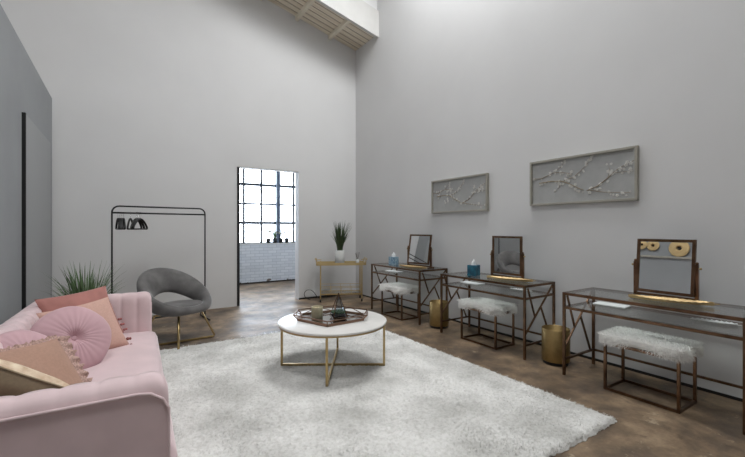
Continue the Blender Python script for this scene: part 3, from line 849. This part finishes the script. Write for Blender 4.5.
# ------------------------------------------------------------------ blossom pictures on the right wall
BLOOM = None
def picture(label, y0, y1, z0, z1, seed):
    t = thing('wall_art', label, 'picture', (XR, (y0 + y1) / 2, (z0 + z1) / 2), 0, 'blossom relief pictures on the right wall')
    hy, hz, fw, dp = (y1 - y0) / 2, (z1 - z0) / 2, .024, .045
    q = MB()
    for s in (-1, 1):
        q.box(-dp, -.002, s * hy - fw * (s > 0), s * hy + fw * (s < 0), -hz, hz)
        q.box(-dp, -.002, -hy + fw, hy - fw, s * hz - fw * (s > 0), s * hz + fw * (s < 0))
    q.build('frame', M['frame'], t, bevel=.003)
    MB().box(-.022, -.004, -hy + fw, hy - fw, -hz + fw, hz - fw).build('canvas', M['canvas'], t)
    # image left is +y.  uv: u 0..1 left to right, v 0..1 bottom to top
    P = lambda u, v, x=-.026: (x, hy - 2 * hy * u, -hz + 2 * hz * v)
    br = [([(.02, .62), (.12, .60), (.26, .70), (.36, .68), (.44, .62)], .005), ([(.10, .50), (.22, .52), (.34, .50), (.42, .42), (.5, .32), (.55, .27)], .008),
          ([(.36, .50), (.46, .56), (.52, .66), (.58, .78), (.61, .92)], .004), ([(.58, .25), (.68, .33), (.76, .46), (.82, .58), (.9, .68), (.97, .74)], .006),
          ([(.60, .26), (.72, .2), (.84, .17), (.94, .15)], .0045), ([(.82, .55), (.9, .55), (.97, .54)], .003), ([(.26, .70), (.33, .8), (.36, .88)], .003),
          ([(.3, .5), (.32, .38), (.27, .3)], .0025), ([(.76, .46), (.78, .6), (.77, .7)], .003)]
    q = MB()
    for pts, r in br:
        fine = []
        for a, c_ in zip(pts[:-1], pts[1:]):
            for k in range(4): fine.append(P(a[0] + (c_[0] - a[0]) * k / 4, a[1] + (c_[1] - a[1]) * k / 4))
        fine.append(P(*pts[-1])); q.tube(fine, [.75 * r * (1 - .55 * k / len(fine)) for k in range(len(fine))], 6)
    q.build('branch_relief', M['branch'], t)
    rnd = random.Random(seed); q = MB()
    spots = []
    for pts, r in br:
        for a, c_ in zip(pts[:-1], pts[1:]):
            for k in range(4):
                s = rnd.random(); spots.append((a[0] + (c_[0] - a[0]) * s + rnd.uniform(-.025, .025), a[1] + (c_[1] - a[1]) * s + rnd.uniform(-.06, .06)))
    for u, v in spots:
        if rnd.random() < .12: continue
        c_ = P(min(.96, max(.04, u)), min(.93, max(.07, v)), -.024)
        global BLOOM
        if BLOOM is None:
            q = MB(); s_ = 1.0
            for k in range(5):
                a = 2 * pi * k / 5; q.sphere((-.2, cos(a), sin(a)), .72, 6, (.45, 1, 1))
            q.sphere((-.5, 0, 0), .4, 5)
            o = q.build('blossom', M['blossom'], t); BLOOM = o
        else:
            o = BLOOM.copy(); col.objects.link(o); o.parent = t
        o.location = c_; o.rotation_euler = (rnd.uniform(0, 6), 0, 0); k = rnd.uniform(.006, .0115); o.scale = (k, k, k)
picture('larger looking framed blossom branch relief, nearer of the two on the right wall', 1.577, 2.66, 1.553, 2.046, 4)
picture('framed blossom branch relief farther along the wall, above the farthest desk', 3.267, 4.31, 1.525, 2.005, 5)

# ------------------------------------------------------------------ bar cart
ang = atan2(5.82 - 6.135, 3.567 - 2.91)
cx, cy = (2.91 + 3.567) / 2, (6.135 + 5.82) / 2
nx_, ny_ = -sin(ang), cos(ang)
t = thing('bar_cart', 'gold bar cart with two glass shelves in the room corner', 'bar cart', (cx + nx_ * .17, cy + ny_ * .17, 0), ang)
hx, hy = .365, .17
for sx in (-1, 1):
    for sy in (-1, 1):
        l = MB().bar((sx * hx, sy * hy, .055), (sx * hx, sy * hy, .70), .022).build('post', M['cart_gold'], t, bevel=.002)
        m = MB(); m.tube([(sx * hx - .011, sy * hy, .027), (sx * hx + .011, sy * hy, .027)], .027, 16); m.box(sx*hx-.004, sx*hx+.004, sy*hy-.004, sy*hy+.004, .04, .06)
        m.build('caster', M['black'], l)
q = MB()
for z, hgt in ((.67, .045),):
    for sy in (-1, 1): q.bar((-.435, sy * (hy + .012), z), (.435, sy * (hy + .012), z), .012, hgt)
    for sx in (-1, 1): q.bar((sx * .435, -hy - .012, z), (sx * .435, hy + .012, z), .012, hgt)
q.build('top_tray', M['cart_gold'], t, bevel=.002)
MB().box(-.43, .43, -hy - .006, hy + .006, .660, .667).build('glass_shelf', M['glass'], t)
for sx in (-1, 1):
    MB().tube([(sx * .435, -hy, .69), (sx * .44, -hy, .745), (sx * .455, -hy, .755), (sx * .46, -hy + .02, .757), (sx * .46, hy - .02, .757), (sx * .455, hy, .755), (sx * .44, hy, .745), (sx * .435, hy, .69)], .008, 8).build('handle', M['cart_gold'], t)
    MB().tube([(sx * .35, -hy, .75), (sx * .455, -hy, .755)], .006, 8).build('handle', M['cart_gold'], t)
q = MB()
for z in (.14,):
    for sy in (-1, 1): q.bar((-hx, sy * hy, z), (hx, sy * hy, z), .014, .024)
    for sx in (-1, 1): q.bar((sx * hx, -hy, z), (sx * hx, hy, z), .014, .024)
q.build('lower_frame', M['cart_gold'], t)
MB().box(-hx, hx, -hy, hy, .150, .156).build('glass_shelf', M['glass'], t)
q = MB()
for z in (.20, .275):
    for sy in (-1, 1): q.bar((-hx, sy * hy, z), (hx, sy * hy, z), .007)
    for sx in (-1, 1): q.bar((sx * hx, -hy, z), (sx * hx, hy, z), .007)
for k in (-1, 0, 1):
    for sy in (-1, 1): q.bar((k * .18, sy * hy, .15), (k * .18, sy * hy, .275), .006)
q.build('gallery_rail', M['cart_gold'], t)
CART = lambda a, bb, z: (cx + nx_ * .17 + a * cos(ang) - bb * sin(ang), cy + ny_ * .17 + a * sin(ang) + bb * cos(ang), z)

def grass(m, n, base_r, h0, h1, spread, w, seed, z0=0, droop=.15):
    rnd = random.Random(seed)
    for k in range(n):
        a = rnd.uniform(0, 2 * pi); r = base_r * sqrt(rnd.random()); h = rnd.uniform(h0, h1); sp = spread * rnd.uniform(.1, 1)
        az = a + rnd.uniform(-.4, .4); wd = w * rnd.uniform(.7, 1.2); px, py = -sin(az), cos(az); N = 7; vs = []; fs = []
        for i in range(N):
            s = i / (N - 1); out = sp * s ** 1.7; z = z0 + h * s - droop * sp * s ** 3
            ww = wd * (1 - s ** 2.2) + .0004
            x, y = r * cos(a) + out * cos(az), r * sin(a) + out * sin(az)
            vs += [(x - px * ww, y - py * ww, z), (x + cos(az) * ww * .5, y + sin(az) * ww * .5, z - ww * .3), (x + px * ww, y + py * ww, z)]
        for i in range(N - 1):
            for j in (0, 1): fs.append((i*3+j, i*3+j+1, i*3+3+j+1, i*3+3+j))
        m.add(vs, fs, True)

p = CART(-.025, -.03, .667)
t = thing('potted_plant', 'spiky green plant in a white cylindrical pot on the gold bar cart', 'plant', p)
MB().lathe([(0, 0), (.080, 0), (.085, .005), (.085, .235), (.080, .24), (.076, .235), (.076, .20), (0, .20)], 36).build('pot', M['pot'], t)
MB().lathe([(0, .201), (.0755, .201), (.0755, .21), (0, .214)], 24).build('soil', M['soil'], t)
m = MB(); grass(m, 66, .05, .34, .60, .25, .0125, 21, .205, .1); m.build('foliage', M['leaf_dark'], t)
p = CART(.30, -.02, .667)
t = thing('reed_diffuser', 'small white reed diffuser with dark reeds at the right end of the bar cart', 'diffuser', p)
MB().lathe([(0, 0), (.028, 0), (.03, .004), (.03, .055), (.012, .068), (.012, .08), (.009, .08), (.009, .06), (0, .06)], 20).build('bottle', M['pot'], t)
q = MB(); rnd = random.Random(2)
for k in range(7):
    a = k * .9; q.bar((0, 0, .03), (.04 * cos(a), .04 * sin(a), .185 + .02 * rnd.random()), .004)
q.build('reed', mat('dark reed', rgb(90, 84, 78), .8), t)

# black cable by the wall near the cart
pts = []
for k in range(40):
    s = k / 39
    pts.append((2.74 + .2 * s, 6.5 - .05 * s, .012))
loop = [(2.80 + .10 * cos(a), 6.50, .012 + .085 + .085 * sin(a)) for a in [(-.5 + 2 * k / 22) * pi * .93 + pi * .0 for k in range(23)]]
c_ = [(2.86, 6.46, .01), (2.80, 6.49, .03), (2.76, 6.50, .09), (2.775, 6.50, .15), (2.83, 6.50, .18), (2.90, 6.50, .165), (2.95, 6.49, .12), (2.99, 6.48, .06), (3.05, 6.47, .014), (3.2, 6.5, .01), (3.4, 6.53, .01)]
def smooth_path(P_, n=6):
    P_ = [Vector(x) for x in P_]; out = []
    for i in range(len(P_) - 1):
        p0, p1, p2, p3 = P_[max(0, i-1)], P_[i], P_[i+1], P_[min(len(P_)-1, i+2)]
        for k in range(n):
            s = k / n
            out.append(.5 * ((2*p1) + (-p0+p2)*s + (2*p0-5*p1+4*p2-p3)*s*s + (-p0+3*p1-3*p2+p3)*s**3))
    out.append(P_[-1]); return out
tag(MB().tube(smooth_path(c_), .006, 7).build('power_cable', M['black']), 'black power cable looping up beside the wall behind the bar cart', 'cable')

# ------------------------------------------------------------------ clothes rack
RA, RB = (-.115, 5.84), (1.0, 5.99)
ra = atan2(RB[1] - RA[1], RB[0] - RA[0]); rl = hypot(RB[0] - RA[0], RB[1] - RA[1]); RH = 1.585
t = thing('clothes_rack', 'black metal clothes rack with double top rail by the back wall', 'clothes rack', ((RA[0] + RB[0]) / 2, (RA[1] + RB[1]) / 2, 0), ra)
hx = rl / 2; r = .0105
for s in (-1, 1):
    MB().tube([(s * hx, 0, 0.02), (s * hx, 0, RH - .09)], r, 8).build('post', M['black'], t)
    q = MB(); q.tube([(s * hx, -.22, .012), (s * hx, .22, .012)], r, 8); q.tube([(s * hx, .2, .02), (s * hx, 0, .42)], r * .8, 8)
    q.build('foot', M['black'], t)
arc = [(-hx, 0, RH - .10)] + [(-hx + .08 - .08 * cos(a), 0, RH - .08 + .08 * sin(a)) for a in [k * pi / 12 for k in range(7)]]
arc += [(hx - .08 + .08 * sin(a), 0, RH - .08 + .08 * cos(a)) for a in [k * pi / 12 for k in range(7)]] + [(hx, 0, RH - .10)]
MB().tube(arc, r, 8).build('top_rail', M['black'], t)
MB().tube([(-hx, 0, RH - .085), (hx, 0, RH - .085)], r * 1.05, 8).build('hanging_rail', M['black'], t)
MB().tube([(-hx, 0, .10), (hx, 0, .10)], r, 8).build('bottom_rail', M['black'], t)
RZ = RH - .085
# hangers
hang0 = None
spots = [(.065, 100), (.085, 96), (.105, 92), (.125, 96), (.20, 74), (.265, 60), (.28, 52), (.295, 58), (.31, 48)]
ords = ['leftmost', 'second from the left', 'third from the left', 'fourth from the left', 'fifth from the left, between two bunches', 'sixth from the left', 'seventh from the left', 'eighth from the left', 'rightmost']
for k, (d_, az) in enumerate(spots):
    lx = -hx + d_
    wp = ((RA[0] + RB[0]) / 2 + lx * cos(ra), (RA[1] + RB[1]) / 2 + lx * sin(ra), RZ)
    lab = 'black clothes hanger, %s on the rack' % ords[k]
    if hang0 is None:
        hang0 = thing('clothes_hanger', lab, 'hanger', wp, radians(az), 'black hangers on the clothes rack')
        hk = [(0, 0, -.075), (0, 0, -.045), (.012, 0, -.028)] + [(.0165 * cos(a), 0, -.001 + .0165 * sin(a)) for a in [(-.25 + .1 * i) * pi for i in range(12)]]
        MB().tube(smooth_path(hk, 3), .002, 6).build('hook', mat('chrome hook', (.75, .75, .76, 1), .2, 1.0), hang0)
        q = MB()
        q.tube(smooth_path([(-.12, 0, -.205), (-.11, 0, -.17), (-.055, 0, -.10), (0, 0, -.075), (.055, 0, -.10), (.11, 0, -.17), (.12, 0, -.205)], 4), .012, 8)
        q.tube([(-.12, 0, -.207), (.12, 0, -.207)], .009, 8)
        q.build('shoulder_bar', M['black'], hang0)
    else:
        dup(hang0, lab, wp, radians(az))

# ------------------------------------------------------------------ saucer chair
CC = (.535, 4.86)
face = radians(-62)      # facing direction (world azimuth): towards the table
t = thing('saucer_chair', 'charcoal velvet saucer chair with open back and gold cross base', 'chair', (CC[0], CC[1], 0), face)
# local +x faces forward
NA, NB = 96, 20
ca, sa = cos(0), sin(0)
def ring(i, j):
    a = 2 * pi * i / NA                      # 0 = front, pi = back
    bk = (1 - cos(a)) / 2                    # 0 front .. 1 back
    R = .285
    x, y = R * cos(a) * .98 - .07 * bk, R * sin(a) * 1.10
    z = .405 + .285 * bk ** 1.5
    # cross-section: wide padded band, taller at the back
    rad = .050 + .022 * bk; tall = .042 + .118 * bk ** .9
    tilt = .15 + .35 * bk
    b_ = 2 * pi * j / NB
    u, v = rad * cos(b_), tall * sin(b_)
    ou = u * cos(tilt) + v * sin(tilt); ov = -u * sin(tilt) * .6 + v * cos(tilt)
    return (x + cos(a) * ou, y + sin(a) * ou, z + ov)
m = MB(); m.grid(ring, NA, NB, cu=True, cv=True); m.build('backrest_ring', M['velvet_grey'], t, recalc=True)
m = MB()
for side in (1, -1):
    def fn(i, j):
        a = 2 * pi * i / 48; s = j / 8
        return (.02 + .25 * s * cos(a), .28 * s * sin(a), .418 + side * .045 * sqrt(max(0, 1 - s ** 4)) - .01 * (1 - s))
    m.grid(fn, 48, 9, cu=True)
m.build('seat_pad', M['velvet_grey'], t, recalc=True)
m = MB()
def bowl(i, j):
    a = 2 * pi * i / 48; s = j / 8
    return (.0 + (.10 + .18 * s) * cos(a), (.10 + .19 * s) * sin(a), .345 + .07 * s ** 2)
m.grid(bowl, 48, 9, cu=True); m.build('seat_shell', M['velvet_grey'], t)
inv = -face
for k, (dx, dy, L) in enumerate(((1.0, .05, .385), (.12, .993, .355))):
    n_ = hypot(dx, dy); dx, dy = dx / n_, dy / n_
    lx, ly = dx * cos(inv) - dy * sin(inv), dx * sin(inv) + dy * cos(inv)
    q = MB(); top = .335; ti = .24
    pts = [(-lx * ti, -ly * ti, top), (-lx * L, -ly * L, .03), (-lx * L * .97, -ly * L * .97, .013), (lx * L * .97, ly * L * .97, .013), (lx * L, ly * L, .03), (lx * ti, ly * ti, top)]
    q.tube(pts, .012, 8, closed=True)
    q.build('sled_leg', M['gold'], t)

# ------------------------------------------------------------------ floor plant behind the sofa
t = thing('potted_grass', 'tall arching green grass plant behind the far end of the sofa', 'plant', (-.31, 4.78, 0))
MB().lathe([(0, 0), (.12, 0), (.13, .01), (.15, .34), (.145, .345), (.138, .34), (.13, .30), (0, .30)], 32).build('pot', M['pot'], t)
MB().lathe([(0, .301), (.128, .301), (0, .315)], 24).build('soil', M['soil'], t)
m = MB(); grass(m, 165, .09, .42, .74, .33, .008, 31, .30, .4); m.build('foliage', M['leaf'], t)

# ------------------------------------------------------------------ pots on the far window sill
fl0 = None
for k, (px, lab) in enumerate(((2.955, 'black pot of white orchids, leftmost on the far window sill'), (3.115, 'black pot with tall green leaves, left of the window post'),
                               (3.265, 'black pot of white flowers right of the window post'), (3.42, 'black pot of drooping white flowers, rightmost on the far sill'))):
    t = thing('flower_pot', lab, 'potted flowers', (px, YW + .02, .945), radians(40 * k), 'pots on the far window sill')
    MB().lathe([(0, 0), (.045, 0), (.055, .115), (.05, .118), (.045, .11), (0, .105)], 20).build('pot', M['darkpot'], t)
    rnd = random.Random(50 + k); st = MB(); pe = MB()
    for i in range(7):
        a = rnd.uniform(0, 6.28); o_ = rnd.uniform(.03, .11); h = rnd.uniform(.2, .31)
        st.tube([(0, 0, .1), (o_ * .4 * cos(a), o_ * .4 * sin(a), h * .8), (o_ * cos(a), o_ * sin(a), h)], .003, 5)
        if k != 1 or i < 2:
            for f in range(5): pe.sphere((o_ * cos(a) + .026 * cos(f * 1.26), o_ * sin(a) + .026 * sin(f * 1.26), h + .008 * (f % 2)), .02, 6, (1, 1, .7))
    if k == 1: grass(st, 22, .03, .12, .3, .08, .01, 77, .1)
    st.build('stalk', M['leaf'], t); pe.build('blossom', M['petal'], t)

# ------------------------------------------------------------------ gilded plates on the partition (seen in the near mirror)
pl0 = None
for k, (y, z, r) in enumerate(((2.65, 1.885, .15), (3.04, 1.92, .10), (3.22, 1.93, .09))):
    lab = ('large gilded ring plate on the partition, alone at right in the mirror', 'middle gilded ring plate on the partition wall', 'small gilded ring plate beside the middle one')[k]
    t = thing('wall_plate', lab, 'wall decor', (XL + .002, y, z), rot=(0, radians(90), 0), group='gilded plates on the partition')
    MB().lathe([(r * .22, .008), (r * .26, .03), (r * .4, .034), (r * .7, .016), (r * .97, .03), (r, .026), (r * .97, .02), (r * .7, .004), (r * .22, .004), (r * .22, .008)], 40).build('dish', M['leafgold'], t)
    MB().lathe([(0, .003), (r * .22, .003), (r * .22, .009), (0, .009)], 24).build('hub', M['black'], t)
